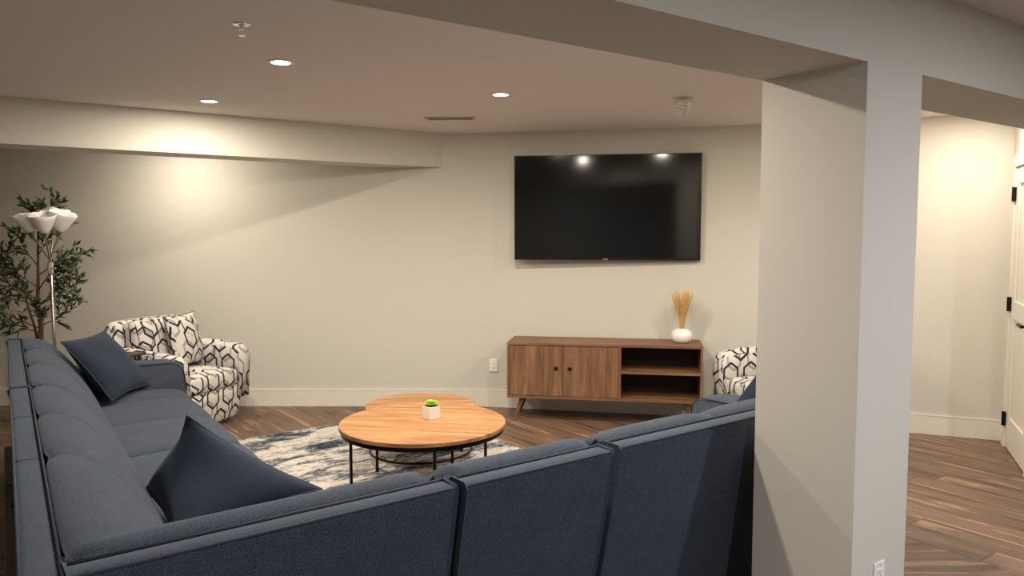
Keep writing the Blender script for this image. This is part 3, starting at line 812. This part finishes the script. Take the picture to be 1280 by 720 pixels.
# ---------------------------------------------------------------- floor lamp
LX, LY = -3.565, 6.02
t = empty('floor_lamp', (LX, LY, 0))
link('base', lathe([(.14, 0), (.145, .006), (.13, .02), (.03, .032), (.015, .05)], 40), 'nickel', t, ang=40)
bm = bmesh.new(); tube(bm, [(0, 0, .03), (-.008, 0, .75), (-.012, 0, 1.30)], .0145, 16, r2=.011)
link('pole', bm, 'nickel', t, smooth=True)
bm = lathe([(.0, 1.255), (.018, 1.258), (.021, 1.30), (.021, 1.345), (.0, 1.35)], 20, None, Matrix.Translation((-.012, 0, 0)))
tube(bm, [(.008, -.01, 1.30), (.040, -.02, 1.30)], .006, 8)
link('switch_collar', bm, 'chrome', t, ang=40)
for k, (ax, ay, hz) in enumerate(((-.165, .03, 1.56), (-.085, -.10, 1.575), (.030, -.11, 1.57), (.105, -.02, 1.58), (-.02, .11, 1.60))):
    v = Vector((ax, ay, 0)); d = v.normalized()
    bm = bmesh.new(); c0 = Vector((-.012, 0, 1.34))
    e = Vector((ax*.82-.012, ay*.82, hz-.03))
    pts = []
    for q in range(11):
        f = q/10; pts.append(c0 + (e-c0)*f*Vector((1, 1, 1)) .x if False else Vector((c0.x + (e.x-c0.x)*(f**1.7*(1.7-.7*f) if True else f), c0.y + (e.y-c0.y)*f**1.7*(1.7-.7*f), c0.z + (e.z-c0.z)*f)))
    tube(bm, pts, .0065, 8)
    link('arm', bm, 'nickel', t, smooth=True)
    rot = Matrix.Translation(e) @ d.to_track_quat('X', 'Z').to_matrix().to_4x4() @ Matrix.Rotation(R(15), 4, 'Y')
    link('lamp_cup', lathe([(.0, -.004), (.018, -.002), (.030, .03), (.033, .058), (.030, .058), (.0, .02)], 20, None, rot), 'nickel', t, ang=50)
    def flute(r_, z_, a_, kk=k):
        if r_ < .045: return r_, z_
        f = (r_-.045)/.06
        return r_*(1+.07*f*math.cos(a_*4)), z_ + .006*f*math.cos(a_*4)
    link('lamp_shade', lathe([(.031, .04), (.050, .064), (.066, .098), (.084, .140), (.104, .178), (.101, .180), (.081, .143), (.063, .101), (.047, .068), (.028, .044)], 48, None, rot, flute), 'shade', t, smooth=True)
tag(t, 'brushed nickel floor lamp with five white bell shades, standing before the tree', 'floor lamp')

# ---------------------------------------------------------------- artificial olive tree
TX, TY = -3.92, 6.42
t = empty('olive_tree', (TX, TY, 0))
link('planter', lathe([(.13, 0), (.15, .02), (.17, .30), (.165, .31), (.15, .30), (.15, .26), (0, .26)], 28), 'basket', t, ang=40)
link('soil', lathe([(.149, .262), (.10, .275), (0, .28)], 20), 'soil', t)
rt = random.Random(11)
bt = bmesh.new(); bb = bmesh.new(); bl = bmesh.new()
tube(bt, [(0, 0, .26), (-.012, 0, .5), (.01, -.01, .8), (-.015, 0, 1.0), (0, 0, 1.2), (.01, 0, 1.45), (.02, 0, 1.66)], .026, 10, r2=.006)
tube(bt, [(.015, .0, .27), (-.02, .015, .55), (-.05, .0, .8), (-.10, -.01, 1.0), (-.13, 0, 1.2)], .015, 8, r2=.005)
def leaf(p, d, ln):
    d = d.normalized(); sd = d.cross(Vector((rt.uniform(-1, 1), rt.uniform(-1, 1), rt.uniform(.2, 1)))).normalized(); up = sd.cross(d)
    w_ = ln*.17; dr = -.10*ln
    v0 = bl.verts.new(p); a = bl.verts.new(p+d*ln*.4+sd*w_+up*.004); b_ = bl.verts.new(p+d*ln*.45+up*-.002); c_ = bl.verts.new(p+d*ln*.4-sd*w_+up*.004); e = bl.verts.new(p+d*ln+Vector((0, 0, dr)))
    bl.faces.new((v0, a, b_)); bl.faces.new((v0, b_, c_)); bl.faces.new((a, e, b_)); bl.faces.new((b_, e, c_))
def branch(p0, d, ln, nseg=7, twig=True):
    p = Vector(p0); pts = [p.copy()]; d = Vector(d).normalized()
    for i in range(nseg):
        d = (d + Vector((rt.uniform(-.16, .16), rt.uniform(-.16, .16), .05))).normalized(); p = p + d*ln/nseg; pts.append(p.copy())
    tube(bb, pts, .0055 if twig else .003, 5, r2=.0014)
    for i in range(1, nseg+1):
        f = i/nseg
        if f > .3 or not twig:
            for _ in range(3):
                q = pts[i] + (pts[i-1]-pts[i])*rt.random(); dv = (pts[i]-pts[i-1]).normalized()
                leaf(q, dv*.8 + Vector((rt.uniform(-1, 1), rt.uniform(-1, 1), rt.uniform(-.5, .8))), rt.uniform(.05, .088))
        if twig and f > .2 and f < 1:
            for sg in (rt.choice((-1, 1)),):
                dv = (pts[i]-pts[i-1]).normalized(); sd = dv.cross(Vector((0, -1, 0))).normalized()*sg
                branch(pts[i], dv*.7 + sd*.8 + Vector((0, rt.uniform(-.4, .3), 0)), ln*rt.uniform(.25, .42), 4, False)
for z, ax, ay, az, ln in ((.78, -1, -.2, .35, .50), (.80, 1, -.3, .32, .48), (.88, .9, .2, .75, .55), (.92, -1, .15, .7, .50), (.98, 1, -.2, .35, .46), (1.02, -.8, -.5, .5, .40), (1.10, .8, -.4, .85, .50),
                         (1.12, -.9, .0, .55, .44), (1.22, 1, .1, .6, .42), (1.30, -.5, -.3, 1, .36), (1.38, .9, -.3, .8, .36), (1.50, .6, .1, .9, .30), (1.58, -.4, .1, .9, .24), (1.62, .9, -.2, .7, .34), (.74, -.6, -.6, .3, .36), (.84, .4, -.7, .4, .34)):
    branch((0, 0, z), (ax, ay, az), ln)
branch((-.12, 0, 1.15), (-.7, 0, .8), .36); branch((-.10, 0, 1.0), (-1, -.2, .2), .36)
for v in bl.verts:                                # keep the crown clear of the wall behind it
    if v.co.y > .42: v.co.y = .42
link('trunk', bt, 'bark', t, smooth=True); link('branch', bb, 'bark', t, smooth=True)
o = link('foliage', bl, 'leaf', t); o['kind'] = 'stuff'
tag(t, 'tall artificial olive tree with slender leaves in the far left corner', 'plant')
